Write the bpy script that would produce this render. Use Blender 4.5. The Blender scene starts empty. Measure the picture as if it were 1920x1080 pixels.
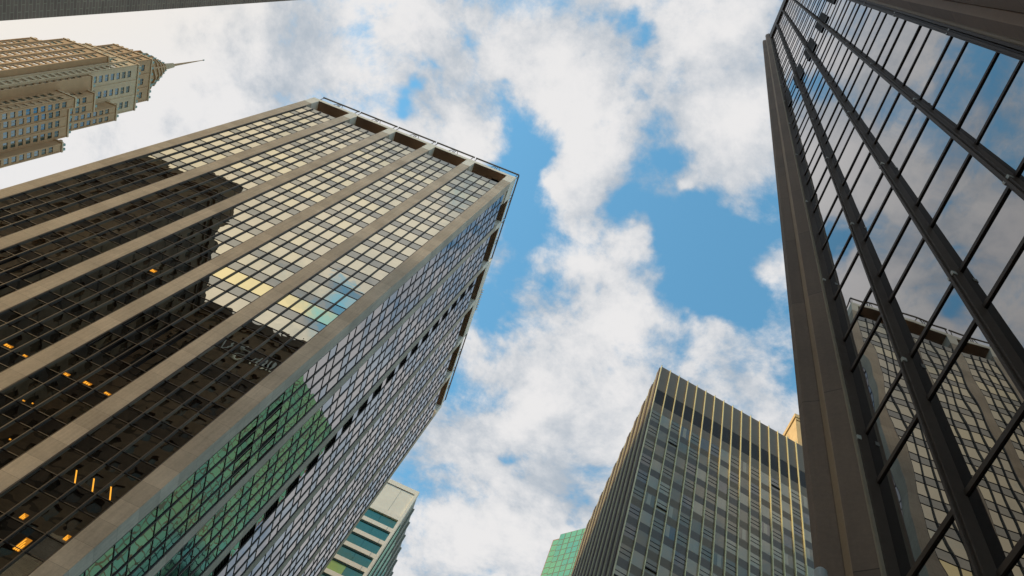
import bpy, math, random
from mathutils import Vector, Matrix
rnd = random.Random(7)
SC = bpy.context.scene
COL = SC.collection
# ------------------------------------------------------------------ camera
EYE = 1.65
RM = Matrix(((0.91609171, -0.29681261, 0.26958904),
             (-0.3810249, -0.85380233, 0.3547416),
             (0.12488397, -0.42769597, -0.89525424)))      # world -> camera
FPX = 1514.245
cam_data = bpy.data.cameras.new("camera")
cam_data.sensor_width = 36.0
cam_data.lens = FPX / 1920.0 * 36.0
cam_data.clip_start = 0.1
cam_data.clip_end = 6000.0
cam = bpy.data.objects.new("camera", cam_data)
COL.objects.link(cam)
cam.matrix_world = Matrix.Translation((0, 0, EYE)) @ RM.transposed().to_4x4()
SC.camera = cam


def ray_of(x, y):
    return RM.transposed() @ Vector(((x - 960) / FPX, -(y - 540) / FPX, -1.0))


def score(P, nrm, area):
    """how large a small patch shows in the picture (0 when outside)"""
    v = Vector(P) - Vector((0, 0, EYE))
    c = RM @ v
    if c.z > -0.01:
        return 0.0
    x = FPX * c.x / -c.z
    y = FPX * c.y / -c.z
    if abs(x) > 1000 or abs(y) > 580:
        return 0.0
    return area * abs(v.normalized().dot(Vector(nrm))) / v.length_squared


# ------------------------------------------------------------------ light
SUN_AZ, SUN_EL = math.radians(196), math.radians(30)
sun_dir = Vector((math.cos(SUN_AZ) * math.cos(SUN_EL), math.sin(SUN_AZ) * math.cos(SUN_EL), math.sin(SUN_EL)))
sl = bpy.data.lights.new("sun", 'SUN')
sl.energy = 3.8
sl.angle = math.radians(4.0)
sl.color = (1.0, 0.69, 0.35)
so = bpy.data.objects.new("sun", sl)
COL.objects.link(so)
so.rotation_euler = sun_dir.to_track_quat('Z', 'Y').to_euler()

SC.view_settings.view_transform = 'Standard'
SC.view_settings.look = 'None'
SC.view_settings.exposure = 0.0
SC.view_settings.gamma = 1.0


def nd(nt, typ, **kw):
    n = nt.nodes.new(typ)
    for k, v in kw.items():
        setattr(n, k, v)
    return n


def mth(nt, op, a, b=None, clamp=False):
    n = nt.nodes.new('ShaderNodeMath')
    n.operation = op
    n.use_clamp = clamp
    for i, s in enumerate((a, b)):
        if s is None:
            continue
        if isinstance(s, (int, float)):
            n.inputs[i].default_value = s
        else:
            nt.links.new(s, n.inputs[i])
    return n.outputs[0]


def mrange(nt, val, a, b, c=0.0, d=1.0, smooth=True):
    n = nt.nodes.new('ShaderNodeMapRange')
    n.interpolation_type = 'SMOOTHSTEP' if smooth else 'LINEAR'
    nt.links.new(val, n.inputs[0])
    for i, v in enumerate((a, b, c, d)):
        n.inputs[i + 1].default_value = v
    return n.outputs[0]


def mixc(nt, fac, a, b):
    n = nt.nodes.new('ShaderNodeMix')
    n.data_type = 'RGBA'
    for sock, v in ((n.inputs[0], fac), (n.inputs[6], a), (n.inputs[7], b)):
        if isinstance(v, (tuple, list)):
            sock.default_value = (v[0], v[1], v[2], 1)
        elif isinstance(v, (int, float)):
            sock.default_value = v
        else:
            nt.links.new(v, sock)
    return n.outputs[2]


# sky: Nishita sky with a broken cloud layer laid out on the plane one unit overhead
# (x, y, radius, weight) given by picture direction; turned into places in the cloud layer
BLUE = [(1000, 300, 30), (905, 630, 40), (890, 560, 50), (760, 215, 26), (1240, 300, 40), (1260, 470, 60), (1340, 540, 70), (1430, 350, 40), (872, 40, 34), (800, 100, 34), (785, 170, 24), (940, 170, 26), (955, 225, 52), (965, 290, 62), (980, 360, 62),
        (975, 420, 52), (965, 500, 62), (945, 570, 58), (920, 625, 48), (935, 345, 50), (1155, 40, 34), (1195, 75, 26),
        (1190, 270, 50), (1195, 340, 58), (1215, 410, 58), (1290, 400, 70), (1340, 440, 84), (1410, 440, 56),
        (1300, 520, 80), (1390, 520, 90), (1270, 570, 50), (1360, 570, 50), (1165, 380, 34),
        (950, 850, 26), (1070, 955, 34), (945, 720, 26), (1120, 560, 20), (1400, 760, 40), (1480, 680, 40),
        (1190, 180, 24), (860, 620, 26)]
WHITE = [(1340, 640, 60), (1430, 610, 60), (1290, 330, 40), (1215, 450, 30), (1230, 480, 24), (1400, 60, 60), (1440, 680, 40), (1060, 110, 90), (1080, 220, 60), (1090, 300, 52), (1080, 370, 56), (1100, 420, 40), (1060, 490, 60),
         (1120, 520, 60), (1190, 450, 34), (1215, 500, 26), (1080, 600, 70), (1160, 610, 60), (1330, 120, 100),
         (1370, 260, 80), (1300, 250, 40), (1410, 360, 50), (1270, 345, 20), (860, 230, 50), (880, 290, 30),
         (700, 120, 80), (760, 40, 70), (600, 110, 90), (450, 80, 110), (200, 60, 110), (60, 60, 80), (100, 290, 120),
         (930, 100, 40), (1380, 700, 70), (1120, 700, 90), (880, 820, 80), (980, 960, 110), (820, 980, 100),
         (1050, 800, 80), (1000, 780, 60), (1440, 770, 50)]
world = bpy.data.worlds.new("World")
SC.world = world
world.use_nodes = True
nt = world.node_tree
nt.nodes.clear()
tc = nd(nt, 'ShaderNodeTexCoord')
sep = nd(nt, 'ShaderNodeSeparateXYZ')
nt.links.new(tc.outputs['Generated'], sep.inputs[0])
zc = mth(nt, 'MAXIMUM', sep.outputs[2], 0.12)
pxn = mth(nt, 'DIVIDE', sep.outputs[0], zc)
pyn = mth(nt, 'DIVIDE', sep.outputs[1], zc)
cmb = nd(nt, 'ShaderNodeCombineXYZ')
nt.links.new(pxn, cmb.inputs[0])
nt.links.new(pyn, cmb.inputs[1])


def noise(nt, vec, scale, detail=6, rough=0.55, dist=0.0, off=(0, 0, 0)):
    if any(off):
        a = nd(nt, 'ShaderNodeVectorMath', operation='ADD')
        nt.links.new(vec, a.inputs[0])
        a.inputs[1].default_value = off
        vec = a.outputs[0]
    n = nd(nt, 'ShaderNodeTexNoise')
    n.inputs['Scale'].default_value = scale
    n.inputs['Detail'].default_value = detail
    n.inputs['Roughness'].default_value = rough
    n.inputs['Distortion'].default_value = dist
    nt.links.new(vec, n.inputs['Vector'])
    return n


warp = noise(nt, cmb.outputs[0], 7.0, 4, 0.6, 0, (3, 1, 0))
wsub = nd(nt, 'ShaderNodeVectorMath', operation='SUBTRACT')
nt.links.new(warp.outputs['Color'], wsub.inputs[0])
wsub.inputs[1].default_value = (0.5, 0.5, 0.5)
wsc = nd(nt, 'ShaderNodeVectorMath', operation='SCALE')
nt.links.new(wsub.outputs[0], wsc.inputs[0])
wsc.inputs['Scale'].default_value = 0.13
wadd = nd(nt, 'ShaderNodeVectorMath', operation='ADD')
nt.links.new(cmb.outputs[0], wadd.inputs[0])
nt.links.new(wsc.outputs[0], wadd.inputs[1])
pw = wadd.outputs[0]
acc = noise(nt, cmb.outputs[0], 6.0, 12, 0.66, 0.15, (11.3, 4.2, 0)).outputs[0]
big = noise(nt, cmb.outputs[0], 2.0, 3, 0.5, 0.0, (5.1, 9.7, 0)).outputs[0]
acc = mth(nt, 'ADD', mth(nt, 'MULTIPLY', acc, 1.5), mth(nt, 'MULTIPLY', big, 0.35))


def blob(x, y, r, w, acc):
    d = ray_of(x, y)
    p = Vector((d.x / d.z, d.y / d.z, 0))
    d1 = ray_of(x + r, y)
    d2 = ray_of(x, y + r)
    r1 = (Vector((d1.x / d1.z, d1.y / d1.z, 0)) - p).length
    r2 = (Vector((d2.x / d2.z, d2.y / d2.z, 0)) - p).length
    rr = 0.5 * (r1 + r2) * 1.45
    v = nd(nt, 'ShaderNodeVectorMath', operation='DISTANCE')
    nt.links.new(pw, v.inputs[0])
    v.inputs[1].default_value = p
    return mth(nt, 'ADD', acc, mrange(nt, v.outputs['Value'], 0.0, rr, w, 0.0))


for x, y, r in BLUE:
    acc = blob(x, y, r, -0.23, acc)
for x, y, r in WHITE:
    acc = blob(x, y, r, 0.18, acc)


def pblob(x, y, r, w, acc):
    v = nd(nt, 'ShaderNodeVectorMath', operation='DISTANCE')
    nt.links.new(pw, v.inputs[0])
    v.inputs[1].default_value = (x, y, 0)
    return mth(nt, 'ADD', acc, mrange(nt, v.outputs['Value'], 0.0, r, w, 0.0))


for b_ in ((-.5, -.5, .55, .30), (-.15, -.45, .3, .15), (-.39, -.61, .09, -.45), (-.36, -.66, .06, -.35),
           (.30, .75, .45, .22), (.45, 1.1, .5, .2), (.2, .40, .11, -.32), (.25, .47, .07, -.15),
           (-1.0, .45, .6, .3), (-.8, .3, .35, .2), (-.75, .6, .3, .2)):
    acc = pblob(*b_, acc)
dens = mrange(nt, acc, 0.70, 1.05)
# cloud shading: thin parts bluish grey, thick parts white, warmer toward the sun
shn = noise(nt, cmb.outputs[0], 5.5, 10, 0.64, 0.1, (21, 7, 0)).outputs[0]
thick = mrange(nt, mth(nt, 'ADD', mth(nt, 'MULTIPLY', acc, 0.55), mth(nt, 'MULTIPLY', shn, 1.3)), 0.96, 1.40)
dt = nd(nt, 'ShaderNodeVectorMath', operation='DOT_PRODUCT')
nt.links.new(tc.outputs['Generated'], dt.inputs[0])
dt.inputs[1].default_value = sun_dir
warm = mrange(nt, dt.outputs['Value'], 0.74, 0.98)
ccol = mixc(nt, thick, (4.4, 5.0, 5.7), (8.3, 8.2, 8.2))
ccol = mixc(nt, mth(nt, 'MULTIPLY', warm, 0.75), ccol, (10.5, 9.0, 6.6))
sky = nd(nt, 'ShaderNodeTexSky')
sky.sky_type = 'NISHITA'
sky.sun_disc = False
sky.sun_elevation = SUN_EL
sky.sun_rotation = math.pi / 2 - SUN_AZ
sky.air_density = 1.0
sky.dust_density = 0.3
sky.ozone_density = 1.5
skm = nd(nt, 'ShaderNodeMix', data_type='RGBA', blend_type='MULTIPLY')
skm.inputs[0].default_value = 1.0
nt.links.new(sky.outputs[0], skm.inputs[6])
skm.inputs[7].default_value = (2.05, 3.35, 3.05, 1)
final = mixc(nt, dens, skm.outputs[2], ccol)
# below the horizon: street-level gloom
hz = mrange(nt, sep.outputs[2], -0.02, 0.03)
final = mixc(nt, hz, (0.6, 0.6, 0.6), final)
bg = nd(nt, 'ShaderNodeBackground')
bg.inputs[1].default_value = 0.1
nt.links.new(final, bg.inputs[0])
wo = nd(nt, 'ShaderNodeOutputWorld')
nt.links.new(bg.outputs[0], wo.inputs[0])


# ------------------------------------------------------------------ materials
def new_mat(name):
    m = bpy.data.materials.new(name)
    m.use_nodes = True
    m.node_tree.nodes.clear()
    return m, m.node_tree


def out(nt, sh):
    o = nd(nt, 'ShaderNodeOutputMaterial')
    nt.links.new(sh, o.inputs[0])


def stone(name, col, var=0.25, rough=0.8, joint=0.0, jw=0.02, joff=0.0, fine=6.0, spec=0.3, metallic=0.0,
          streak=0.0, vj=0.0):
    m, nt = new_mat(name)
    t = nd(nt, 'ShaderNodeTexCoord')
    v = t.outputs['Object']
    a = noise(nt, v, 0.35, 5, 0.6).outputs[0]
    b = noise(nt, v, fine, 6, 0.7).outputs[0]
    f = mth(nt, 'ADD', mth(nt, 'MULTIPLY', a, 0.6), mth(nt, 'MULTIPLY', b, 0.4))
    if streak:
        mp = nd(nt, 'ShaderNodeMapping')
        mp.inputs['Scale'].default_value = (4, 4, 0.12)
        nt.links.new(v, mp.inputs[0])
        s = noise(nt, mp.outputs[0], 1.5, 5, 0.65).outputs[0]
        f = mth(nt, 'ADD', mth(nt, 'MULTIPLY', f, 1 - streak), mth(nt, 'MULTIPLY', s, streak))
    f = mrange(nt, f, 0.3, 0.7, 0, 1, False)
    lo = tuple(c * (1 - var) for c in col)
    hi = tuple(min(1, c * (1 + var)) for c in col)
    c = mixc(nt, f, lo, hi)
    if joint:
        sp = nd(nt, 'ShaderNodeSeparateXYZ')
        nt.links.new(v, sp.inputs[0])
        zz = mth(nt, 'DIVIDE', mth(nt, 'ADD', sp.outputs[2], joff), joint)
        fr = mth(nt, 'FRACT', zz)
        jm = mth(nt, 'LESS_THAN', fr, jw / joint)
        # each block a slightly different tone
        wn = nd(nt, 'ShaderNodeTexWhiteNoise', noise_dimensions='1D')
        nt.links.new(mth(nt, 'FLOOR', zz), wn.inputs['W'])
        tone = mrange(nt, wn.outputs[0], 0, 1, 0.88, 1.1, False)
        cc = nd(nt, 'ShaderNodeVectorMath', operation='SCALE')
        nt.links.new(c, cc.inputs[0])
        nt.links.new(tone, cc.inputs['Scale'])
        c = mixc(nt, jm, cc.outputs[0], tuple(x * 0.45 for x in col))
    p = nd(nt, 'ShaderNodeBsdfPrincipled')
    nt.links.new(c, p.inputs['Base Color'])
    p.inputs['Roughness'].default_value = rough
    p.inputs['Specular IOR Level'].default_value = spec
    p.inputs['Metallic'].default_value = metallic
    bp = nd(nt, 'ShaderNodeBump')
    bp.inputs['Strength'].default_value = 0.25
    bp.inputs['Distance'].default_value = 0.02
    nt.links.new(b, bp.inputs['Height'])
    nt.links.new(bp.outputs[0], p.inputs['Normal'])
    out(nt, p.outputs[0])
    return m


def brick(name, c1, c2, mort, axis='y', scale=1.0, rw=0.22, rh=0.075):
    m, nt = new_mat(name)
    t = nd(nt, 'ShaderNodeTexCoord')
    sp = nd(nt, 'ShaderNodeSeparateXYZ')
    nt.links.new(t.outputs['Object'], sp.inputs[0])
    cb = nd(nt, 'ShaderNodeCombineXYZ')
    nt.links.new(mth(nt, 'ADD', sp.outputs[0], sp.outputs[1]), cb.inputs[0])
    nt.links.new(sp.outputs[2], cb.inputs[1])
    b = nd(nt, 'ShaderNodeTexBrick')
    b.inputs['Scale'].default_value = scale
    b.inputs['Brick Width'].default_value = rw
    b.inputs['Row Height'].default_value = rh
    b.inputs['Mortar Size'].default_value = 0.012
    b.inputs['Mortar Smooth'].default_value = 0.2
    b.inputs['Color1'].default_value = (*c1, 1)
    b.inputs['Color2'].default_value = (*c2, 1)
    b.inputs['Mortar'].default_value = (*mort, 1)
    nt.links.new(cb.outputs[0], b.inputs['Vector'])
    n = noise(nt, t.outputs['Object'], 0.5, 5, 0.6).outputs[0]
    sc = nd(nt, 'ShaderNodeVectorMath', operation='SCALE')
    nt.links.new(b.outputs['Color'], sc.inputs[0])
    nt.links.new(mrange(nt, n, 0.3, 0.7, 0.8, 1.2, False), sc.inputs['Scale'])
    p = nd(nt, 'ShaderNodeBsdfPrincipled')
    nt.links.new(sc.outputs[0], p.inputs['Base Color'])
    p.inputs['Roughness'].default_value = 0.85
    out(nt, p.outputs[0])
    return m


def glass(name, tint, r0, dark=(0.01, 0.01, 0.01), rough=0.0, bump=0.0, bscale=0.6):
    """coated window glass: mirror strength grows toward grazing, dark room behind"""
    m, nt = new_mat(name)
    lw = nd(nt, 'ShaderNodeLayerWeight')
    lw.inputs[0].default_value = 0.5
    f5 = mth(nt, 'POWER', lw.outputs['Facing'], 5.0)
    fac = mth(nt, 'ADD', mth(nt, 'MULTIPLY', f5, 1 - r0), r0)
    g = nd(nt, 'ShaderNodeBsdfGlossy')
    g.inputs['Roughness'].default_value = rough
    g.inputs['Color'].default_value = (*tint, 1)
    d = nd(nt, 'ShaderNodeBsdfDiffuse')
    d.inputs['Color'].default_value = (*dark, 1)
    if bump:
        t = nd(nt, 'ShaderNodeTexCoord')
        n = noise(nt, t.outputs['Object'], bscale, 1.0, 0.4)
        bp = nd(nt, 'ShaderNodeBump')
        bp.inputs['Strength'].default_value = 1.0
        bp.inputs['Distance'].default_value = bump
        nt.links.new(n.outputs[0], bp.inputs['Height'])
        nt.links.new(bp.outputs[0], g.inputs['Normal'])
    mx = nd(nt, 'ShaderNodeMixShader')
    nt.links.new(fac, mx.inputs[0])
    nt.links.new(d.outputs[0], mx.inputs[1])
    nt.links.new(g.outputs[0], mx.inputs[2])
    out(nt, mx.outputs[0])
    return m


def emit(name, col, s):
    m, nt = new_mat(name)
    e = nd(nt, 'ShaderNodeEmission')
    e.inputs[0].default_value = (*col, 1)
    e.inputs[1].default_value = s
    out(nt, e.outputs[0])
    return m


M = {}
M['A_stone'] = stone('limestone_pier', (0.51, 0.46, 0.385), 0.36, 0.75, joint=1.908, jw=0.018, joff=-0.55, streak=0.3)
M['A_cap'] = stone('pale_stone_cap', (0.78, 0.77, 0.70), 0.12, 0.7)
M['A_dark'] = stone('brown_metal', (0.10, 0.075, 0.06), 0.25, 0.7)
M['A_soffit'] = stone('brown_soffit', (0.36, 0.25, 0.18), 0.2, 0.8)
M['bronze'] = stone('bronze_mullion', (0.060, 0.052, 0.048), 0.2, 0.45, spec=0.5)
M['black'] = stone('black_louver', (0.012, 0.011, 0.012), 0.3, 0.6)
gA = dict(bump=0.0055, bscale=0.8, rough=0.0)
M['A_g1'] = glass('bronze_warm_sky_glass_a', (1.0, 0.92, 0.70), 0.72, **gA)  # bronze tint, yellowed further to put in the warm sky it mirrors
M['A_g2'] = glass('bronze_warm_sky_glass_b', (1.0, 0.91, 0.66), 0.78, **gA)
M['A_g3'] = glass('bronze_warm_sky_glass_c', (0.98, 0.90, 0.70), 0.69, **gA)
M['A_gy'] = glass('amber_glass', (1.0, 0.86, 0.48), 0.95, **gA)
M['A_s1'] = glass('grey_spandrel_glass', (0.72, 0.71, 0.63), 0.50, **gA)
M['A_s2'] = glass('grey_spandrel_glass_b', (0.80, 0.77, 0.66), 0.53, **gA)
gS = dict(bump=0.0035, bscale=0.8)  # same glass as the front, with the cooler mirrored sky put into its tint
M['A_e1'] = glass('side_cool_sky_glass_a', (0.84, 0.83, 0.84), 0.32, **gS)
M['A_e2'] = glass('side_cool_sky_glass_b', (0.70, 0.80, 0.90), 0.29, **gS)
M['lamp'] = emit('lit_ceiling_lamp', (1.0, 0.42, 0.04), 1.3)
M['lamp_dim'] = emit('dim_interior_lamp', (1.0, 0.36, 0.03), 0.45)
M['C_stone'] = stone('brown_granite', (0.19, 0.12, 0.08), 0.34, 0.7, joint=4.2, jw=0.02, joff=-1.1, fine=14.0, streak=0.25)
M['C_edge'] = stone('granite_edge', (0.34, 0.22, 0.13), 0.2, 0.6, fine=14.0)
M['C_metal'] = stone('dark_anodised_metal', (0.088, 0.062, 0.048), 0.25, 0.55, spec=0.12)
M['C_light'] = stone('grey_metal_trim', (0.33, 0.26, 0.19), 0.2, 0.6, spec=0.15)
M['C_glass'] = glass('mirror_glass', (0.93, 0.92, 0.92), 0.27, bump=0.0060, bscale=0.6)
M['C_glass2'] = glass('mirror_spandrel', (0.90, 0.89, 0.90), 0.25, bump=0.0060, bscale=0.6)
M['clip'] = stone('bare_steel_clip', (0.5, 0.48, 0.42), 0.1, 0.4)
M['B_fin'] = stone('champagne_fin', (0.62, 0.58, 0.33), 0.08, 0.45, spec=0.5)
M['B_panel'] = stone('grey_metal_panel', (0.16, 0.13, 0.095), 0.12, 0.5, fine=2.0)
M['B_dark'] = stone('dark_louver_band', (0.035, 0.036, 0.040), 0.2, 0.6)
M['B_sp1'] = glass('spandrel_grey', (0.5, 0.48, 0.45), 0.10, dark=(0.085, 0.075, 0.062), rough=0.15)
M['B_sp2'] = glass('spandrel_brown', (0.5, 0.45, 0.38), 0.10, dark=(0.115, 0.095, 0.07), rough=0.15)
M['B_g1'] = glass('office_glass_a', (0.8, 0.75, 0.66), 0.12, dark=(0.17, 0.145, 0.105), bump=0.002)
M['B_g2'] = glass('office_glass_blind', (0.8, 0.8, 0.78), 0.12, dark=(0.31, 0.265, 0.18), bump=0.002)
M['B_g3'] = glass('office_glass_dark', (0.8, 0.77, 0.72), 0.14, dark=(0.10, 0.09, 0.08), bump=0.002)
M['B_side'] = stone('side_rib_stone', (0.13, 0.105, 0.09), 0.15, 0.7)
M['D_wall'] = stone('tan_brick_tower', (0.52, 0.33, 0.185), 0.16, 0.85, fine=0.8, streak=0.3)
M['D_white'] = stone('white_terracotta', (0.60, 0.45, 0.29), 0.15, 0.8)
M['D_pane'] = glass('tower_window', (0.95, 0.97, 1.0), 0.8, dark=(0.05, 0.07, 0.07), bump=0.0)
M['D_pane3'] = glass('tower_window_blue', (0.55, 0.72, 0.80), 0.33, dark=(0.02, 0.06, 0.06))
M['D_pane2'] = glass('tower_window_dark', (0.7, 0.9, 0.85), 0.14, dark=(0.02, 0.04, 0.04))
M['D_green'] = stone('verdigris_trim', (0.28, 0.40, 0.36), 0.2, 0.7)
M['rail'] = stone('rail_paint', (0.09, 0.075, 0.055), 0.2, 0.5)
M['E_cream'] = stone('cream_panel', (0.76, 0.74, 0.67), 0.05, 0.6, fine=1.0)
M['E_green'] = glass('green_window', (0.45, 0.75, 0.62), 0.20, dark=(0.035, 0.095, 0.07), bump=0.003)
M['E_side'] = stone('grey_green_panel', (0.22, 0.25, 0.23), 0.1, 0.5)
M['E_blind'] = glass('lit_blind', (0.6, 0.8, 0.5), 0.15, dark=(0.30, 0.42, 0.10))
M['F_green'] = glass('aqua_curtain_glass', (0.45, 0.75, 0.52), 0.26, dark=(0.13, 0.37, 0.23), bump=0.004, bscale=0.3, rough=0.08)
M['F_green2'] = glass('aqua_curtain_glass_b', (0.45, 0.75, 0.60), 0.26, dark=(0.10, 0.33, 0.22), bump=0.004, bscale=0.3, rough=0.08)
M['F_line'] = stone('teal_mullion_and_shade', (0.05, 0.10, 0.09), 0.1, 0.5)
M['F_edge'] = stone('maroon_edge', (0.20, 0.11, 0.09), 0.1, 0.6)
M['G_brick'] = brick('grey_brown_brick', (0.46, 0.34, 0.28), (0.36, 0.26, 0.22), (0.58, 0.52, 0.38), rw=0.42, rh=0.13)
M['J_gold'] = stone('buff_stone', (0.62, 0.45, 0.24), 0.14, 0.8, fine=1.5)
M['L_brown'] = stone('dark_brown_masonry', (0.13, 0.085, 0.058), 0.35, 0.85, fine=0.7, joint=3.7, jw=0.4)
M['L_green'] = stone('dark_grey_masonry', (0.105, 0.08, 0.065), 0.4, 0.85, fine=0.7, joint=3.7, jw=0.4)
M['L_pane'] = glass('old_window', (0.8, 0.7, 0.6), 0.04, dark=(0.055, 0.040, 0.030))
M['white_paint'] = stone('white_paint', (0.75, 0.74, 0.70), 0.05, 0.5)
M['asphalt'] = stone('asphalt', (0.05, 0.05, 0.052), 0.25, 0.9)
M['concrete'] = stone('concrete_slabs', (0.24, 0.23, 0.21), 0.15, 0.9)
M['grey_plastic'] = stone('grey_housing', (0.45, 0.45, 0.44), 0.05, 0.4)
M['lens'] = glass('camera_dome', (0.6, 0.6, 0.65), 0.2)


# ------------------------------------------------------------------ builders
class MB:
    def __init__(s, O=(0, 0, 0), U=(1, 0, 0), N=(0, -1, 0)):
        s.v, s.f, s.m, s.mats = [], [], [], []
        s.fr(O, U, N)

    def fr(s, O, U, N):
        s.O, s.U, s.N = Vector(O), Vector(U), Vector(N)
        return s

    def P(s, u, d, z):
        q = s.O + s.U * u + s.N * d
        return (q.x, q.y, q.z + z)

    def mi(s, m):
        if m not in s.mats:
            s.mats.append(m)
        return s.mats.index(m)

    def face(s, pts, m):
        b = len(s.v)
        s.v += [tuple(p) for p in pts]
        s.f.append(tuple(range(b, b + len(pts))))
        s.m.append(s.mi(m))

    def quad(s, u0, u1, z0, z1, d, m, tilt=0.0):
        t = [rnd.uniform(-tilt, tilt) for _ in range(3)]
        t.append(t[0] + t[2] - t[1])
        s.face([s.P(u0, d + t[0], z0), s.P(u1, d + t[1], z0), s.P(u1, d + t[2], z1), s.P(u0, d + t[3], z1)], m)

    def box(s, u0, u1, d0, d1, z0, z1, m):
        b = len(s.v)
        s.v += [s.P(u, d, z) for z in (z0, z1) for d in (d0, d1) for u in (u0, u1)]
        k = s.mi(m)
        for q in ((0, 1, 3, 2), (4, 6, 7, 5), (0, 4, 5, 1), (2, 3, 7, 6), (0, 2, 6, 4), (1, 5, 7, 3)):
            s.f.append(tuple(b + i for i in q))
            s.m.append(k)

    def prism(s, pts, z0, z1, m):
        b = len(s.v)
        n = len(pts)
        s.v += [s.P(u, d, z) for z in (z0, z1) for u, d in pts]
        k = s.mi(m)
        for i in range(n):
            j = (i + 1) % n
            s.f.append((b + i, b + j, b + n + j, b + n + i))
            s.m.append(k)
        s.f.append(tuple(b + i for i in range(n))[::-1])
        s.m.append(k)
        s.f.append(tuple(b + n + i for i in range(n)))
        s.m.append(k)

    def cyl(s, a, b, r, m, n=8, r2=None):
        a, b = Vector(a), Vector(b)
        r2 = r if r2 is None else r2
        w = (b - a).normalized()
        x = w.orthogonal().normalized()
        y = w.cross(x)
        base = len(s.v)
        for c, rr in ((a, r), (b, r2)):
            for i in range(n):
                t = 2 * math.pi * i / n
                s.v.append(tuple(c + x * rr * math.cos(t) + y * rr * math.sin(t)))
        k = s.mi(m)
        for i in range(n):
            j = (i + 1) % n
            s.f.append((base + i, base + j, base + n + j, base + n + i))
            s.m.append(k)
        s.f.append(tuple(base + i for i in range(n))[::-1])
        s.m.append(k)
        s.f.append(tuple(base + n + i for i in range(n)))
        s.m.append(k)

    def merge(s, o):
        b = len(s.v)
        s.v += o.v
        for f, m in zip(o.f, o.m):
            s.f.append(tuple(i + b for i in f))
            s.m.append(s.mi(o.mats[m]))

    def build(s, name, parent=None, kind=None, bevel=0.0):
        me = bpy.data.meshes.new(name)
        me.from_pydata(s.v, [], s.f)
        for m in s.mats:
            me.materials.append(M[m])
        me.polygons.foreach_set('material_index', s.m)
        me.update()
        o = bpy.data.objects.new(name, me)
        COL.objects.link(o)
        if parent:
            o.parent = parent
        if kind:
            o['kind'] = kind
        if bevel:
            bv = o.modifiers.new('bevel', 'BEVEL')
            bv.width = bevel
            bv.segments = 2
            bv.limit_method = 'ANGLE'
        return o


def thing(name, label, cat, loc=(0, 0, 0), rz=0.0, group=None):
    o = bpy.data.objects.new(name, None)
    COL.objects.link(o)
    o.location = loc
    o.rotation_euler = (0, 0, rz)
    o['label'] = label
    o['category'] = cat
    if group:
        o['group'] = group
    return o


def emit_parts(items, name, parent, limit=100):
    """items: (score, MB). The ones that show largest become parts, the rest one part."""
    items = sorted(items, key=lambda t: -t[0])
    if len(items) <= limit:
        for s, mb in items:
            mb.build(name, parent)
        return
    for s, mb in items[:limit]:
        mb.build(name, parent)
    r = MB()
    for s, mb in items[limit:]:
        r.merge(mb)
    r.build(name, parent, 'stuff')


def punched(mb, u0, u1, z0, z1, d, wins, depth, m, mrev=None):
    """a wall plane with real openings: cells round the windows plus reveals"""
    us = sorted({u0, u1} | {w[0] for w in wins} | {w[1] for w in wins})
    zs = sorted({z0, z1} | {w[2] for w in wins} | {w[3] for w in wins})
    hole = set()
    ui = {u: i for i, u in enumerate(us)}
    zi = {z: i for i, z in enumerate(zs)}
    for w in wins:
        for i in range(ui[w[0]], ui[w[1]]):
            for j in range(zi[w[2]], zi[w[3]]):
                hole.add((i, j))
    for j in range(len(zs) - 1):
        i = 0
        while i < len(us) - 1:
            if (i, j) in hole:
                i += 1
                continue
            k = i
            while k < len(us) - 1 and (k, j) not in hole:
                k += 1
            mb.quad(us[i], us[k], zs[j], zs[j + 1], d, m)
            i = k
    mr = mrev or m
    for a, b, c, e in wins:
        P = mb.P
        mb.face([P(a, d, c), P(b, d, c), P(b, d - depth, c), P(a, d - depth, c)], mr)
        mb.face([P(a, d, e), P(b, d, e), P(b, d - depth, e), P(a, d - depth, e)], mr)
        mb.face([P(a, d, c), P(a, d, e), P(a, d - depth, e), P(a, d - depth, c)], mr)
        mb.face([P(b, d, c), P(b, d, e), P(b, d - depth, e), P(b, d - depth, c)], mr)


S = 1.2
H_ = lambda z: z * S + EYE        # measured height (camera = 0) -> height above ground

# ------------------------------------------------------------------ the ground
g = MB()
g.box(-900, 900, -900, 900, -1.0, 0.0, 'asphalt')
g.build('ground', None, 'structure')
g = MB()
g.box(-14.0, -1.2, -300, 300, 0.0, 0.004, 'asphalt')
g.build('road', None, 'structure')
for nm, x0, x1, y0, y1 in (('sidewalk', -1.2, 3.55, -300, 300), ('sidewalk', -21.6, -14.0, -300, 300)):
    g = MB(N=(0, 1, 0))
    g.box(x0, x1, y0, y1, 0.0, 0.14, 'concrete')
    g.build(nm, None, 'structure', bevel=0.02)
g = MB(N=(0, 1, 0))
for i in range(-30, 30):
    g.box(-7.7, -7.55, i * 8, i * 8 + 3, 0.004, 0.008, 'white_paint')
g.build('road_marking', None, 'structure')

# ------------------------------------------------------------------ A: dark bronze office tower with stone piers
A = thing('office_tower', 'large dark bronze-glass office tower with pale stone piers filling the left of the view', 'office tower',
          (-33 * S, 50 * S, 0))
AX, AY = -33 * S, 50 * S


def fA(side):
    """facade frame: u runs along the wall, d outward; heights in metres, u in metres"""
    if side == 'front':
        return dict(O=(-48.1 * S - AX, 32.73 * S - AY, 0), U=(1, 0, 0), N=(0, -1, 0))
    return dict(O=(-18.2 * S - AX, 32.73 * S - AY, 0), U=(0, 1, 0), N=(1, 0, 0))


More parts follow.
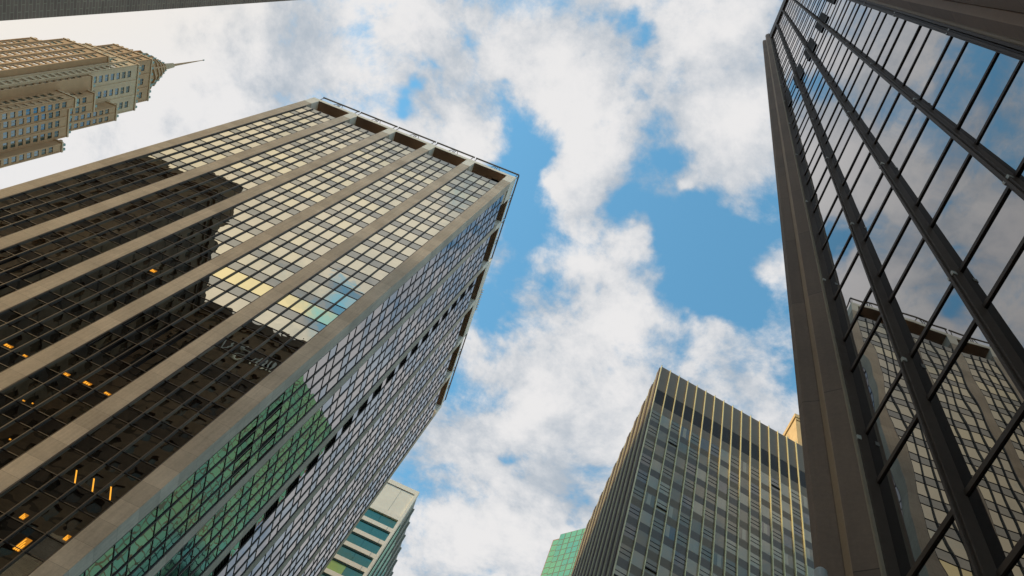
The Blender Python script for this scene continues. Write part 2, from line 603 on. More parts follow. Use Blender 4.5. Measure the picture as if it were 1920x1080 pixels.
FP = 3.2535
TALL0 = 50.158                      # bottom of one tall pane row
ZTOP = 95.60
zs0 = [TALL0 + k * FP for k in range(-15, 14)]      # bottoms of tall panes
fronts = {'front': dict(np=6, pitch=5.75, pw=1.15, first=1.15, L=29.9),
          'side': dict(np=7, pitch=6.2, pw=0.85, first=1.05, L=38.05)}
winsA, spanA = [], []
GDF = -0.13 * S                      # glass plane, behind the pier faces
for side, q in fronts.items():
    fr = fA(side)
    nrm = fr['N']
    GD = GDF if side == 'front' else -0.07 * S
    for k in range(q['np']):
        u0 = q['pitch'] * k
        u1 = u0 + (q['first'] if k == 0 else q['pw'])
        if side == 'side' and k == 0:
            continue
        mb = MB(**fr)
        mb.box(u0 * S, u1 * S, -3.0 * S if side == 'front' else -2.9 * S, 0, 0, H_(97.2), 'A_stone')
        if side == 'front' and k == 5:
            # the corner pier wraps round: its side face is a few mm proud
            mb = MB(**fr)
            mb.box(u0 * S, 29.9 * S, -1.05 * S, 0, 0, H_(97.2), 'A_stone')
            mb.box(u0 * S, 29.9 * S - 0.15, -3.0 * S, -1.05 * S, H_(95.6), H_(97.2), 'A_stone')
        mb.build('pier', A, bevel=0.012)
    for b in range(q['np'] - 1):
        ua = q['pitch'] * b + (q['first'] if b == 0 else q['pw'])
        ub = q['pitch'] * (b + 1)
        pw = (ub - ua) / 4
        # vertical mullions, one part each
        for i in range(5):
            mb = MB(**fr)
            c = ua + i * pw
            hw = 0.036 if side == 'front' else 0.045
            a0, a1 = (c, c + 2 * hw) if i == 0 else ((c - 2 * hw, c) if i == 4 else (c - hw, c + hw))
            mb.box(a0 * S + 0.003, a1 * S - 0.003, GD - 0.05, -0.012 if side == 'front' else -0.004, 0, H_(ZTOP), 'bronze')
            mb.build('mullion', A)
        for z in zs0:
            t0, t1 = z, z + 2.0                 # tall pane
            s0, s1 = z + 2.0, z + FP            # short spandrel pane above it
            mech = abs(z - (TALL0 - 3 * FP)) < .1 or abs(z - (TALL0 - 4 * FP)) < .1
            mech = mech and ((side == 'front' and b in (1, 3)) or (side == 'side' and b == 0))
            amber = side == 'front' and b in (3, 4) and abs(z - TALL0) < .1
            wm, sm = MB(**fr), MB(**fr)
            base = rnd.random()
            for i in range(4):
                p0, p1 = (ua + i * pw) * S, (ua + (i + 1) * pw) * S
                if side == 'front':
                    gm = 'A_gy' if amber else ('A_g2' if base > .82 else 'A_g3' if base < .25 else 'A_g1')
                    if not amber and rnd.random() < .12:
                        gm = rnd.choice(['A_g1', 'A_g2', 'A_g3'])
                    gs = rnd.choice(['A_s1', 'A_s1', 'A_s2'])
                else:
                    gm = 'A_e1' if rnd.random() < .75 else 'A_e2'
                    gs = 'A_e2' if rnd.random() < .75 else 'A_e1'
                slot = side == 'side' and b == 2 and i == 0
                if mech:
                    wm.quad(p0, p1, H_(t0), H_(t1), GD - 0.25, 'black')
                    w = p1 - p0
                    wm.box(p0 + .26 * w, p1 - .26 * w, GD - 0.2, GD, H_(t0) + .06, H_(t1) - .06, gm)
                elif slot:
                    wm.quad(p0, p1, H_(t0), H_(t1), GD - 0.6, 'black')
                    for e in range(5):
                        ze = H_(t0) + .3 + e * .45
                        wm.box(p0 + .1, p1 - .1, GD - .4, GD - .1, ze, ze + .05, 'black')
                else:
                    wm.quad(p0, p1, H_(t0), H_(t1), GD, gm, tilt=0.0012)
                sm.quad(p0, p1, H_(s0), H_(s1), GD, gs, tilt=0.0012)
            wm.box(ua * S, ub * S, GD - .02, GD + .045, H_(t0) - .03, H_(t0) + .03, 'bronze')
            sm.box(ua * S, ub * S, GD - .02, GD + .045, H_(s0) - .03, H_(s0) + .03, 'bronze')
            c = Vector(wm.P((ua + ub) / 2 * S, 0, H_(z + 1))) + Vector((AX, AY, 0))
            winsA.append((score(c, nrm, 2.0), wm))
            spanA.append((score(c, nrm, 1.25), sm))
emit_parts(winsA, 'window', A)
emit_parts(spanA, 'spandrel_panel', A)
# body, recessed loggia and parapet
mb = MB(**fA('front'))
L, Dp = 29.9 * S, 38.05 * S
mb.box(0.4, L - 0.45, -Dp + 0.1, -0.45, 0, H_(ZTOP - 0.05), 'A_dark')
mb.box(0.0, 0.4, -Dp + .1, -1.2 * S, 0, H_(ZTOP - 0.1), 'A_stone')
mb.build('wall', A)
mb = MB(**fA('front'))
mb.box(3.0 * S, L - 3.0 * S, -Dp + 3 * S, -3.0 * S, H_(ZTOP - 0.05), H_(99.28), 'A_soffit')
mb.build('attic_wall', A)
for side, q in fronts.items():
    fr = fA(side)
    mb = MB(**fr)
    off = 0.004 if side == 'side' else 0.0
    e1 = q['L'] * S
    mb.box(0.0 if side == 'front' else 0.003, e1, -3.0 * S - 0.05, 0.02 + off, H_(99.3), H_(100.0) + off, 'A_cap')
    for k in range(q['np']):
        u0 = q['pitch'] * k * S
        u1 = u0 + (q['first'] if k == 0 else q['pw']) * S
        if side == 'front' and k == 5:
            u1 = L
        if side == 'side' and k == 0:
            mb.box(0.3, u1, -.9 * S, 0.016, H_(97.2), H_(99.3), 'A_cap')
            continue
        mb.box(u0, u1, -3.0 * S + .02, 0.01 + off, H_(97.2), H_(99.3), 'A_cap')
    mb.build('parapet', A)
    sf = MB(**fr)
    for b in range(q['np'] - 1):
        ua = (q['pitch'] * b + (q['first'] if b == 0 else q['pw'])) * S
        ub = q['pitch'] * (b + 1) * S
        sf.box(ua, ub, -3.0 * S, -0.02, H_(99.3) - 0.05, H_(99.3) - 0.004, 'A_soffit')
    sf.build('soffit', A)
# window-washing rails, one per bay
for side, q in fronts.items():
    fr = fA(side)
    for b in range(q['np'] - 1):
        if side == 'side' and b in (2, 3):
            mb = MB(**fr)
            mb.box(q['pitch'] * b * S + .5, (q['pitch'] * (b + 1)) * S + .4, -0.5, 0.05, H_(100.0) + .005, H_(101.6), 'A_cap')
            mb.build('parapet_upstand', A)
            continue
        mb = MB(**fr)
        u0 = (q['pitch'] * b + q['pw'] * .55) * S
        u1 = (q['pitch'] * (b + 1) + q['pw'] * .38) * S
        if b == 0 and side == 'side':
            u0 = 0.1
        if b == 4 and side == 'front':
            u1 = L - 0.02
        dd, zz = -0.02, H_(101.45)
        mb.box(u0, u1, dd - .09, dd + .09, zz - .13, zz + .13, 'rail')
        for f in (0.03, .48, .52, .97) if side == 'front' else (.03, .5, .97):
            uu = u0 + (u1 - u0) * f
            mb.cyl(mb.P(uu, dd, zz), mb.P(uu, -0.12, H_(100.0)), .06, 'rail', 6)
        um = u0 + (u1 - u0) * .5
        mb.cyl(mb.P(um - .25, dd, zz), mb.P(um - 0.9, -.15, H_(100.0) + .02), .05, 'rail', 6)
        mb.cyl(mb.P(um + .25, dd, zz), mb.P(um + 0.9, -.15, H_(100.0) + .02), .05, 'rail', 6)
        mb.build('maintenance_rail', A)
# orange lamps seen in the dark glass (x, z in measured units, w, h)
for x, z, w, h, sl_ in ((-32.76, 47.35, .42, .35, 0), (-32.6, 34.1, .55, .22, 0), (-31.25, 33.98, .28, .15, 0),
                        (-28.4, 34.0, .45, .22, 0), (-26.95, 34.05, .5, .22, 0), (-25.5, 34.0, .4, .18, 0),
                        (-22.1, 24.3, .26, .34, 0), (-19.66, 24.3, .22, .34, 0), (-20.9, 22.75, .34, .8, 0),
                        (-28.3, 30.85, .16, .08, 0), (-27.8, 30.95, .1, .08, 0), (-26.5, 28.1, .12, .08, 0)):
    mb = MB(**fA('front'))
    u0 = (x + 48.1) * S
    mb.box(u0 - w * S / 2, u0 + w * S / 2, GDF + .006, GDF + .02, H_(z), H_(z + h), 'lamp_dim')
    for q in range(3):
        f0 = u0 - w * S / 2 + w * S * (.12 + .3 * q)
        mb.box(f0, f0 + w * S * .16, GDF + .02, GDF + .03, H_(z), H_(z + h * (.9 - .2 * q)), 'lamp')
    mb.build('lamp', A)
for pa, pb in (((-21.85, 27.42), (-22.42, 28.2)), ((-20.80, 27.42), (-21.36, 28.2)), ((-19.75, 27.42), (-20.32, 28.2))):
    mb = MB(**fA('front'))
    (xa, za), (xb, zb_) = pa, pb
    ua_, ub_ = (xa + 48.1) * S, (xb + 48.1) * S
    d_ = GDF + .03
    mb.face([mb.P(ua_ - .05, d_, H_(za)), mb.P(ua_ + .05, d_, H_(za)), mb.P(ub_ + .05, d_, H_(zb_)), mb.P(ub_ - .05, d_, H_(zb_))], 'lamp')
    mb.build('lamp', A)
# roof gear on the long parapet
ra = thing('rooftop_equipment', 'small dark rooftop unit with white antennas on the parapet of the bronze tower', 'rooftop unit',
           (-18.35 * S, 52.5 * S, H_(101.62)))
mb = MB(U=(0, 1, 0), N=(1, 0, 0))
mb.box(-2.1, 2.0, 0.0, 0.25, 0.0, 0.35, 'A_dark')
mb.build('housing', ra)
for i in range(9):
    mb = MB()
    y = -2.0 + i * .5
    mb.cyl((.2, y, .3), (.3, y, .62 + .2 * (i % 2)), .05, 'white_paint', 6)
    mb.cyl((.3, y - .06, .62), (.34, y + .1, .86), .09, 'white_paint', 6)
    mb.build('antenna', ra)

# ------------------------------------------------------------------ C: mirror-glass tower beside the camera
dC = 0.02624818
C = thing('mirror_glass_tower', 'mirror-glass tower with brown stone piers rising on the right edge, very close', 'office tower',
          (0, 0, 0), -dC)
fc = dict(O=(3.15 * S, 0, 0), U=(0, 1, 0), N=(-1, 0, 0))      # u = s, d toward the street
cn = Vector((-math.cos(dC), math.sin(dC), 0))
cwin, csp = [], []
fins = [0.04 + 1.085 * i for i in range(5)]
ZC = 68.6
k = -4
CP = 2.625
zr = [10.59 + CP * k for k in range(-5, 23)]
for z in zr:
    for b in range(4):
        a, e = fins[b] * S, fins[b + 1] * S
        wm, sm = MB(**fc), MB(**fc)
        t1 = min(z + CP, ZC)
        sm.quad(a, e, H_(z), H_(z + 1.0), 0, 'C_glass2', tilt=0.0032)
        wm.quad(a, e, H_(z + 1.0), H_(t1), 0, 'C_glass', tilt=0.0032)
        sm.box(a, e, -.03, 0.022, H_(z) - .045, H_(z) + .045, 'C_metal')
        wm.box(a, e, -.03, 0.022, H_(z + 1.0) - .045, H_(z + 1.0) + .045, 'C_metal')
        c = C_P = Matrix.Rotation(-dC, 3, 'Z') @ Vector(wm.P((a + e) / 2, 0, H_(z + 1.6)))
        cwin.append((score(c, cn, 1.6), wm))
        csp.append((score(c, cn, 1.0), sm))
emit_parts(cwin, 'window', C)
emit_parts(csp, 'spandrel_panel', C)
for i, f in enumerate(fins):
    mb = MB(**fc)
    fw = 0.042 * S
    mb.box(f * S - fw, f * S + fw, -.05, 0.15, 0, H_(ZC), 'C_metal')
    mb.box(f * S - fw * .35, f * S + fw * .35, 0.15, 0.185, 0, H_(ZC), 'C_metal')
    o = mb.build('mullion', C, bevel=0.004)
    for kk in range(-1, 11):
        zc_ = H_(8.75 + 5.25 * kk)
        cl = MB(**fc)
        cl.box(f * S - fw - .008, f * S + fw + .008, 0.10, 0.158, zc_, zc_ + .10, 'clip')
        cl.build('bracket', o)
# black louvre slots beside the mullions
for a, e in ((.13, .37), (.81, 1.05), (1.2, 1.42), (1.85, 2.14), (2.29, 2.50), (2.94, 3.22), (3.38, 3.55), (4.06, 4.30)):
    mb = MB(**fc)
    mb.box(a * S, e * S, 0.0, 0.05, H_(33.4), H_(36.8), 'black')
    for q in range(1, 8):
        zz = H_(33.4 + q * .43)
        mb.box(a * S, e * S, 0.05, 0.07, zz, zz + .03, 'C_metal')
    mb.build('louver', C)
# piers: stepped stone buttresses both sides of the glazed bay
for far in (True, False):
    sg = 1 if far else -1
    b0 = 4.385 if far else -0.075
    mb = MB(**fc)
    pt = lambda L_: [((b0 + sg * a) * S, d_ * S) for a, d_ in L_]
    # inner leaf, splayed toward the glass
    mb.prism(pt([(0, -.8), (0, .15), (0.155, .335), (0.29, .335), (0.29, -.8)]), 0, H_(73.5), 'C_stone')
    mb.prism(pt([(0.158, .2), (0.158, .339), (0.287, .339), (0.287, .2)]), 0, H_(73.4), 'C_edge')
    # outer leaf, one step further out
    wd = 0.555 if far else 1.3
    mb.prism(pt([(0.291, -.8), (0.291, .345), (0.395, .518), (0.50, .518), (0.503, .50), (wd, .50), (wd, -.8)]), 0, H_(69.6), 'C_stone')
    mb.build('pier', C, bevel=0.012)
    tr = MB(**fc)
    if far:
        tr.box((b0 - .03) * S, (b0 + .002) * S, -.02, 0.16 * S, 0, H_(ZC), 'C_light')
    else:
        tr.box((b0 + .02) * S, (b0 + .062) * S, -.02, 0.155 * S, 0, H_(ZC), 'C_metal')
        for q in range(26):
            tr.prism([((b0 + a) * S, d_ * S) for a, d_ in ((.019, 0), (.019, .15), (.005, .18), (-.02, .195), (-.05, .19), (-.06, .17), (-.06, 0))],
                     H_(-1 + 2.93 * q) + .012, H_(-1 + 2.93 * (q + 1)), 'C_light')
    tr.build('pier_trim', C)
mb = MB(**fc)
mb.box(-0.05 * S, 4.38 * S, -1.0, 0.10 * S, H_(68.6), H_(73.0), 'C_metal')
mb.build('parapet', C)
mb = MB(**fc)
mb.box(-36, 5.2 * S, -26, -0.25, 0, H_(66.5), 'C_stone')
mb.build('wall', C)

# ------------------------------------------------------------------ B: slab with champagne fins
hB = math.radians(7.67)
HB = 113.6
ux, uy = math.cos(hB), math.sin(hB)
B0 = (0.0897 * HB, 0.5005 * HB, 0)
B = thing('finned_office_block', 'grey office block with thin champagne fins and a dark band below its roof', 'office block', B0)
fb = dict(O=(0, 0, 0), U=(ux, uy, 0), N=(uy, -ux, 0))
zB = lambda t: t * HB + EYE
FPB = 1.545
NB = 20
nB = Vector((uy, -ux, 0))
bw, bsp = [], []
for b in range(NB):
    u0, u1 = b * FPB + .04, (b + 1) * FPB - .04
    for k in range(-14, 7):
        st = 0.6692 + 0.0316 * k
        sb = st - 0.0123
        nxt = sb + 0.0316
        low = (b + k * 3) % 23
        sp = MB(**fb)
        sp.quad(u0 - .04, u1 + .04, zB(sb), zB(st), 0.0, rnd.choice(['B_sp1', 'B_sp1', 'B_sp2']), tilt=.001)
        w = MB(**fb)
        r_ = rnd.random()
        gm = 'B_g1' if r_ < .5 else 'B_g2' if r_ < .8 else 'B_g3'
        top = nxt if k < 6 else 0.8826
        if b % 2 == 0:
            h3 = (top - st) / 3
            for j in range(3):
                w.quad(u0 - .04, u1 + .04, zB(st + j * h3), zB(st + (j + 1) * h3), 0.0, gm, tilt=.001)
                if j:
                    w.box(u0 - .04, u1 + .04, 0.0, .04, zB(st + j * h3) - .03, zB(st + j * h3) + .03, 'B_dark')
            if rnd.random() < .05:
                w.box(u0 + .03, u1 - .03, .03, .14, zB(st + h3) - .20, zB(st + h3) - .03, 'black')
        else:
            w.quad(u0 - .04, u1 + .04, zB(st), zB(top), 0.0, gm, tilt=.001)
            if rnd.random() < .4:
                f0 = rnd.uniform(.1, .5)
                w.quad(u0 + f0 * 1.4, u0 + (f0 + .35) * 1.4, zB(st) + .1, zB(top) - .15, 0.012, 'B_g2')
        c = Vector(B0) + Vector(w.P(u0 + .7, 0, zB(st + .009)))
        bw.append((score(c, nB, 2.0), w))
        bsp.append((score(c, nB, 1.2), sp))
emit_parts(bw, 'window', B)
emit_parts(bsp, 'spandrel_panel', B)
for b in range(NB + 1):
    mb = MB(**fb)
    mb.box(b * FPB - .05, b * FPB + .05, -0.05, 0.24, 0, zB(1.001), 'B_fin')
    mb.build('fin', B)
mb = MB(**fb)
for b in range(NB):
    mb.box(b * FPB + .06, (b + 1) * FPB - .06, -.1, .02, zB(.9356), zB(1.0), 'B_panel')
mb.build('parapet', B)
mb = MB(**fb)
mb.box(0, NB * FPB, -.1, -.02, zB(.9011), zB(.9356), 'B_dark')
for j in range(12):
    z = zB(.9011) + .2 + j * .3
    mb.box(0, NB * FPB, -.02, .0, z, z + .06, 'B_dark')
mb.build('louver_band', B)
mb = MB(**fb)
mb.box(0, NB * FPB, -.1, .01, zB(.8826), zB(.9011), 'B_panel')
mb.build('attic_panel', B)
# side wall (faces west) with close ribs
sb = MB(O=(0, 0, 0), U=(1, 0, 0), N=(0, 1, 0))
e_ = NB * FPB
sb.prism([(0.02, .06), (e_ * ux, e_ * uy + .12), (e_ * ux, 34.6), (0.02, 34.6)], 0, zB(.995), 'B_side')
sb.build('wall', B)
for i in range(11):
    y0 = .25 + i * 3.22
    mb = MB(U=(0, 1, 0), N=(-1, 0, 0))
    mb.box(y0, y0 + 1.0, 0, .20, 0, zB(1.0), 'B_side')
    mb.box(y0 + .96, y0 + 1.06, 0.0, .24, 0, zB(1.0), 'B_fin')
    mb.build('pier', B)
    for t in (1.65, 2.2, 2.75):
        mb = MB(U=(0, 1, 0), N=(-1, 0, 0))
        mb.box(y0 + t, y0 + t + .10, 0, .14, 0, zB(.999), 'B_fin' if t == 2.2 else 'B_side')
        mb.build('rib', B)

# ------------------------------------------------------------------ J: buff stone building behind B
J = thing('buff_stone_building', 'sunlit buff stone building peeking over the finned block beside the brown stone pier', 'building',
          (0.2744 * 150, 0.490 * 150, 0))
mb = MB(U=(1, 0, 0), N=(0, -1, 0))
zJ = 150 + EYE
mb.box(0, 40, -40, 0, 0, zJ - 2.0, 'J_gold')
mb.build('wall', J)
mb = MB(U=(1, 0, 0), N=(0, -1, 0))
mb.box(-.0, 40, -40, .15, zJ - 2.0, zJ - 1.2, 'J_gold')
mb.box(-.25, 40.2, -40.2, .3, zJ - 1.2, zJ, 'J_gold')
mb.build('cornice', J)
for y0 in (3.0, 8, 13):
    mb = MB(U=(0, 1, 0), N=(-1, 0, 0))
    mb.box(y0 + .15, y0 + 1.35, -.2, .02, zJ - 5.4, zJ - 3.2, 'D_pane2')
    mb.box(y0, y0 + .15, 0, .12, zJ - 5.55, zJ - 3.05, 'J_gold')
    mb.box(y0 + 1.35, y0 + 1.5, 0, .12, zJ - 5.55, zJ - 3.05, 'J_gold')
    mb.build('window', J)
mb = MB(U=(1, 0, 0), N=(0, -1, 0))
mb.box(1.0, 12, 0, .5, zJ - 9.6, zJ - 8.8, 'D_white')
mb.build('ledge', J)

# ------------------------------------------------------------------ E: cream banded building behind A
HE = 128.0
E0 = (-0.172 * HE, 0.8765 * HE, 0)
E = thing('banded_office_building', 'cream and green-glass banded office building behind the foot of the bronze tower', 'office building', E0)
fe = dict(O=(0, 0, 0), U=(-1, 0, 0), N=(0, -1, 0))
zE = lambda z: z + EYE
mb = MB(**fe)
mb.box(0.35, 30, -.6, .08, zE(119.4), zE(126.6), 'E_cream')
for i in range(1, 8):
    mb.box(i * 3.4, i * 3.4 + .04, .08, .095, zE(119.5), zE(126.5), 'E_side')
mb.build('attic_panel', E)
mb = MB(**fe)
mb.box(0.35, 30, -.6, .25, zE(126.75), zE(128), 'E_cream')
mb.build('parapet', E)
mb = MB(**fe)
mb.box(-.0, .55, -.55, .30, 0, zE(128.0), 'E_cream')
mb.build('corner_post', E)
zsl = [119.41 - 1.1]
for i in range(24):
    zt = 115.6 - 3.78 * i
    for nm, a, b in (('floor_band', zt - 1.03, zt),):
        mb = MB(**fe)
        mb.box(0.55, 30, -.5, .25, zE(a), zE(b), 'E_cream')
        mb.box(1.5, 1.55, .25, .27, zE(a), zE(b), 'E_side')
        mb.box(0.55, 30, -.5, .10, zE(a) - .3, zE(a) - .004, 'F_line')  # dark strip put in as the shadow below the projecting slab
        mb.build(nm, E)
    mb = MB(**fe)
    top = 118.17 if i == 0 else 115.6 - 3.78 * (i - 1) - 1.03
    for j in range(8):
        u0 = 0.55 + j * 3.4
        gm = 'E_blind' if (i, j) in ((4, 1), (0, 2), (4, 2)) else 'E_green'
        mb.quad(u0, u0 + 3.36, zE(zt), zE(top), -.05, gm, tilt=.003)
    mb.build('window', E)
mb = MB(**fe)
mb.box(0.55, 30, -.5, .30, zE(118.17), zE(119.4), 'E_cream')
mb.build('floor_band', E)
mb = MB(**fe)
mb.box(0.1, 30, -34, -.62, 0, zE(127.5), 'E_side')
mb.build('wall', E)
for i in range(9):
    mb = MB(U=(0, 1, 0), N=(1, 0, 0))
    y0 = .7 + i * 3.7
    mb.box(y0 + .6, y0 + 1.5, 0, .06, 0, zE(119), 'E_green')
    mb.box(y0 + 1.8, y0 + 2.9, 0, .06, 0, zE(119), 'E_green')
    mb.build('window', E)
    mb = MB(U=(0, 1, 0), N=(1, 0, 0))
    mb.box(y0 + 3.2, y0 + 3.55, -.1, .22, 0, zE(127.5), 'E_side')
    mb.build('fin', E)

# ------------------------------------------------------------------ F: aqua glass tower
HF = 157.0
F0 = Vector((9.09, 131.001, 0))
dF = Vector((0.699, -0.715, 0))
nF = Vector((-0.715, -0.699, 0))
F = thing('aqua_glass_tower', 'aqua green glass tower half hidden behind the ribbed side of the finned block', 'office tower', F0)
zF = lambda z: z + EYE
ff = dict(O=(0, 0, 0), U=dF, N=nF)
fwin = []
LF = 26.5
rows = [HF - 2.3] + [HF - 2.3 - 2.04 * i for i in range(1, 74)]
for i, z in enumerate(rows):
    for j in range(17):
        w = MB(**ff)
        zt = HF if i == 0 else rows[i - 1]
        w.quad(j * 1.56 + .12, (j + 1) * 1.56 - .12, zF(z) + .12, zF(zt) - .12, 0.02, rnd.choice(['F_green', 'F_green2']), tilt=.006)
        c = F0 + Vector(w.P(j * 1.56 + .7, 0, zF(z + 1)))
        fwin.append((score(c, nF, 3.0), w))
emit_parts(fwin, 'window', F)
mb = MB(**ff)
mb.box(0, LF, -30, 0, 0, zF(HF), 'F_line')
mb.build('wall', F)
mb = MB(**ff)
mb.box(-2.4, -.02, -20, -.82, 0, zF(HF - .3), 'F_edge')
mb.build('corner_return', F)
fwin = []
for i in range(70):
    w = MB(**ff)
    z = HF - 0.6 - 2.04 * (i + 1)
    w.quad(-2.2, -.15, zF(z) + .1, zF(z + 2.04) - .1, -.79, 'F_green', tilt=.006)
    w.build('window', F) if i < 0 else fwin.append((1.0 / (i + 1), w))
r_ = MB()
for s_, w in fwin:
    r_.merge(w)
r_.build('corner_window_strip', F)

# ------------------------------------------------------------------ G: brick building top left
G = thing('brick_building', 'plain grey-brown brick wall of a building along the top left corner', 'building', (-18.6, 7.46, 0))
mb = MB(U=(0, 1, 0), N=(1, 0, 0))
mb.box(-30, 0, -26, 0, 0, 54, 'G_brick')
mb.build('wall', G)
mb = MB(U=(0, 1, 0), N=(1, 0, 0))
mb.box(-30.1, .12, -26, .12, 54.0, 54.5, 'G_brick')
mb.build('coping', G)
for i, (y, z) in enumerate(((-.9, 21.2), (-.6, 19.2), (-1.6, 27.5), (-.8, 33.0))):
    mb = MB(U=(0, 1, 0), N=(1, 0, 0))
    mb.box(y, y + .14, 0, .02, z, z + .10, 'black')
    mb.build('vent', G)

# ------------------------------------------------------------------ D: setback tower far left
D0 = Vector((-214, 111, 0))
D = thing('setback_tower', 'distant tan art deco tower with stepped setbacks and a thin spire', 'tower', D0)
dwin = []


def dblock(x0, x1, y0, y1, z0, z1, ncx, ncy, zf=150.0, white=False, cap=True):
    """one stone volume; windows cut in its -y and +x faces"""
    m = 'D_white' if white else 'D_wall'
    x0, x1, y0, y1 = x0 - D0.x, x1 - D0.x, y0 - D0.y, y1 - D0.y
    w = MB()
    for U, N, O, Lw, nc in (((1, 0, 0), (0, -1, 0), (x0, y0, 0), x1 - x0, ncx), ((0, 1, 0), (1, 0, 0), (x1, y0, 0), y1 - y0, ncy)):
        w.fr(O, U, N)
        wins = []
        if nc:
            pitch = Lw / nc
            z = z1 - 3.4
            n = 0
            while z > max(z0, zf):
                for c in range(nc):
                    a = pitch * (c + .5)
                    hw = min(1.25, pitch * .30)
                    wins.append((a - hw, a + hw, z - 1.8, z))
                    wb = MB(O, U, N)
                    top2 = n < 2
                    gm = 'D_pane2' if (top2 or (N[0] == 0 and ncx == 2 and c == 0)) else ('D_pane' if N[0] == 0 else 'D_pane3')
                    dd = -.2
                    wb.quad(a - hw, a - .05, z - 1.7, z, dd, gm)
                    wb.quad(a + .05, a + hw, z - 1.7, z, dd, gm)
                    wb.box(a - .05, a + .05, dd - .05, dd + .05, z - 1.7, z, 'D_white')
                    cc = D0 + Vector(wb.P(a, 0, z - .8))
                    dwin.append((score(cc, N, 3.0), wb))
                z -= 2.95
                n += 1
            # shallow piers between the columns
            for c in range(nc + 1):
                a = pitch * c
                hw = .38
                w.box(max(0.02, a - hw), min(Lw - .02, a + hw), 0.0, .28, z0, z1 - .6, m)
        punched(w, 0, Lw, z0, z1, 0.0, wins, .25, m)
    # back, far side, roof
    w.fr((0, 0, 0), (1, 0, 0), (0, 1, 0))
    w.face([(x0, y0, z0), (x0, y1, z0), (x0, y1, z1), (x0, y0, z1)], m)
    w.face([(x0, y1, z0), (x1, y1, z0), (x1, y1, z1), (x0, y1, z1)], m)
    w.face([(x0, y0, z1), (x1, y0, z1), (x1, y1, z1), (x0, y1, z1)], m)
    w.build('wall', D)
    if cap:
        cp = MB(N=(0, 1, 0))
        cp.box(x0 - .15, x1 + .35, y0 - .35, y1 + .15, z1, z1 + .7, 'D_white')
        n = max(2, int((x1 - x0) / 2.2))
        for i in range(n):
            xx = x0 + (x1 - x0) * (i + .3) / n
            cp.box(xx, xx + .8, y0 - .3, y0 + .2, z1 + .7, z1 + 1.7, 'D_wall')
        n = max(2, int((y1 - y0) / 2.2))
        for i in range(n):
            yy = y0 + (y1 - y0) * (i + .3) / n
            cp.box(x1 - .2, x1 + .3, yy, yy + .8, z1 + .7, z1 + 1.7, 'D_green')
        cp.build('parapet', D)


zD = lambda z: z + EYE
dblock(-231, -226, 99.6, 120, 0, zD(247), 1, 0)
dblock(-226, -206.5, 99, 120, 0, zD(257), 4, 0)
dblock(-206.5, -198.5, 101.6, 120, 0, zD(240), 2, 0)
dblock(-198.5, -191.2, 104.4, 107.6, 0, zD(224), 2, 1)
dblock(-206.5, -192.6, 107.62, 118.4, 0, zD(223), 0, 3)
dblock(-206.5, -195.5, 106.5, 113.0, 0, zD(238), 2, 2)
dblock(-206.5, -195.8, 113.02, 118.6, 0, zD(250), 0, 2)
dblock(-206.5, -189.6, 118.42, 121.6, 0, zD(217.5), 0, 1)
dblock(-224, -200.5, 101.0, 119.0, zD(200), zD(266), 5, 3, zf=200, white=True)
dblock(-221.6, -203.9, 101.4, 118.2, zD(266), zD(278), 4, 3, zf=260)
emit_parts(dwin, 'window', D)
# crown: shrinking octagonal drums with pinnacles
cx, cy = -213.0 - D0.x, 109.8 - D0.y
zc = 278.0
for r, h in ((8.4, 5.0), (7.0, 4.0), (5.4, 3.8), (3.7, 3.6), (2.3, 3.1)):
    mb = MB()
    mb.cyl((cx, cy, zD(zc)), (cx, cy, zD(zc + h)), r, 'D_wall', 8, r * .93)
    mb.cyl((cx, cy, zD(zc + h)), (cx, cy, zD(zc + h + .4)), r * 1.02, 'D_white', 8)
    for i in range(8):
        t = math.pi / 4 * i + .3
        q = Vector((cx + r * math.cos(t), cy + r * math.sin(t), zD(zc + h * .3)))
        mb.cyl(q, q + Vector((0, 0, h * .9)), .5, 'D_wall' if i % 2 else 'D_green', 5, .12)
    mb.build('crown_tier', D)
    zc += h
mb = MB()
mb.cyl((cx, cy, zD(zc)), (cx, cy, zD(zc + 7.5)), 1.5, 'D_white', 8, 1.0)
mb.cyl((cx, cy, zD(zc + 7.5)), (cx, cy, zD(326)), .55, 'D_wall', 8, .12)
mb.cyl((cx, cy, zD(326)), (cx, cy, zD(326.8)), .28, 'D_green', 8)
mb.build('spire', D)

# ------------------------------------------------------------------ buildings behind the camera (seen mirrored in the glass)
Lb = thing('brown_masonry_tower', 'dark brown masonry tower mirrored in the lower windows of the bronze tower', 'building', (-30, -6.6, 0))


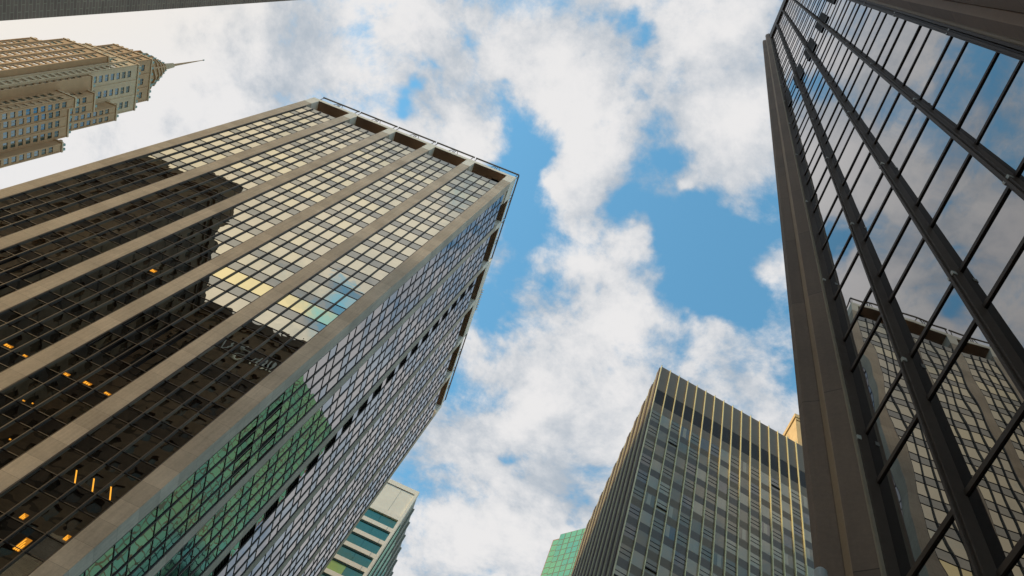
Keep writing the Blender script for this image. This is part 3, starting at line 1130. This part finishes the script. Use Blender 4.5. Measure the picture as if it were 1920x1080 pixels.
def masonry(root, O, U, N, Lw, depth, ztop, m, pitch, wh, sd):
    w = MB(O, U, N)
    wins, items = [], []
    n = int(Lw / pitch)
    z = ztop - 5
    r2 = random.Random(sd)
    while z > 30:
        for c in range(n):
            a = pitch * (c + .5)
            wins.append((a - .7, a + .7, z - wh, z))
            wb = MB(O, U, N)
            wb.quad(a - .7, a + .7, z - wh, z, -.35, 'L_pane')
            items.append((z + r2.random() * .1, wb))
        z -= 3.7
    punched(w, 0, Lw, 0, ztop, 0, wins, .35, m)
    w.box(0, Lw, -depth, -.4, 0, ztop - .01, m)
    w.box(-.3, Lw + .3, 0.0, .9, ztop - 1.6, ztop, m)
    w.box(-.1, Lw + .1, 0.0, .4, ztop - 2.6, ztop - 1.6, m)
    w.build('wall', root)
    cr = MB(O, U, N)
    u = .6
    while u < Lw - 1.5:
        kind = r2.random()
        ww = r2.uniform(1.0, 2.6)
        hh = r2.uniform(.8, 2.2)
        if kind < .45:
            cr.box(u, u + ww, -1.2, .3, ztop, ztop + hh, m)
            cr.cyl(cr.P(u + ww / 2, -.4, ztop + hh), cr.P(u + ww / 2, -.4, ztop + hh + 1.1), ww * .4, m, 8, .1)
        elif kind < .75:
            cr.cyl(cr.P(u + ww / 2, -.3, ztop), cr.P(u + ww / 2, -.3, ztop + hh * 1.3), ww * .5, m, 10, ww * .22)
        u += ww + r2.uniform(.5, 2.6)
    cr.build('roof_ornament', root)
    emit_parts(items, 'window', root)


masonry(Lb, (0, 0, 0), (-1, 0, 0), (0, 1, 0), 41.6, 25, 120 + EYE, 'L_brown', 3.4, 2.1, 1)
sg_ = MB((0, 0, 0), (-1, 0, 0), (0, 1, 0))


def stroke(pts, r):
    for (a, b), (c, d) in zip(pts, pts[1:]):
        sg_.cyl(sg_.P(a, .35, b), sg_.P(c, .35, d), r, 'white_paint', 8)


def arc(cx_, cz_, rx, rz, t0, t1, n=10):
    return [(cx_ + rx * math.cos(math.radians(t0 + (t1 - t0) * i / n)), cz_ + rz * math.sin(math.radians(t0 + (t1 - t0) * i / n))) for i in range(n + 1)]


zs_ = 110.6 + EYE
stroke(arc(27.0, zs_ + .75, 1.0, .75, 30, 270) + arc(27.0, zs_ - .75, 1.0, .75, 90, -150), .27)
stroke([(29.6, zs_ + 1.4), (30.4, zs_ - 1.3), (31.2, zs_ + 1.4)], .13)
for uu_ in (24.6, 23.6, 22.6, 21.8, 20.9, 20.1):
    stroke([(uu_, zs_ - 1.2), (uu_ + .1, zs_ + (.9 if uu_ > 22 else 1.3))], .16)
stroke([(24.6, zs_ + .8), (23.6, zs_ + .5)], .12)
sg_.build('sign', Lb)
Kb = thing('grey_masonry_tower', 'dark grey masonry tower mirrored in the far left windows of the bronze tower', 'building',
           (-72.0, -6.6, 0))
masonry(Kb, (0.5, 0, 0), (0, 1, 0), (1, 0, 0), 23.0, 0.45, 119 + EYE, 'L_green', 3.1, 2.0, 2)
masonry(Kb, (0, 23.0, 0), (-1, 0, 0), (0, 1, 0), 30, 45, 121 + EYE, 'L_brown', 3.3, 2.0, 3)
mb = MB(O=(0, 23.0, 0), U=(-1, 0, 0), N=(0, 1, 0))
mb.box(1.5, 9, -9, -1.0, 121 + EYE, 129 + EYE, 'L_brown')
mb.cyl(mb.P(5, -5, 129), mb.P(5, -5, 137), 2.2, 'L_brown', 8, 1.0)
mb.build('roof_house', Kb)

# ------------------------------------------------------------------ small camera housing on the brown pier
d = ray_of(1538, 1069)
d = d * (6.15 / math.hypot(d.x, d.y))
cm = thing('security_camera', 'small grey round-topped camera housing on the brown stone pier at the bottom edge', 'camera', (d.x, d.y, d.z + EYE))
mb = MB()
mb.cyl((0, 0, -.35), (0, 0, -.04), .072, 'grey_plastic', 16)
mb.cyl((0, 0, -.04), (0, 0, -.012), .072, 'grey_plastic', 16, .055)
mb.cyl((0, 0, -.012), (0, 0, 0), .055, 'grey_plastic', 16, .02)
mb.build('housing', cm)
mb = MB()
mb.cyl((0, 0, -.3), (.12, .22, -.3), .025, 'C_metal', 10)
mb.build('arm', cm)
mb = MB()
mb.cyl((0, 0, -.40), (0, 0, -.35), .045, 'lens', 12, .07)
mb.build('lens', cm)
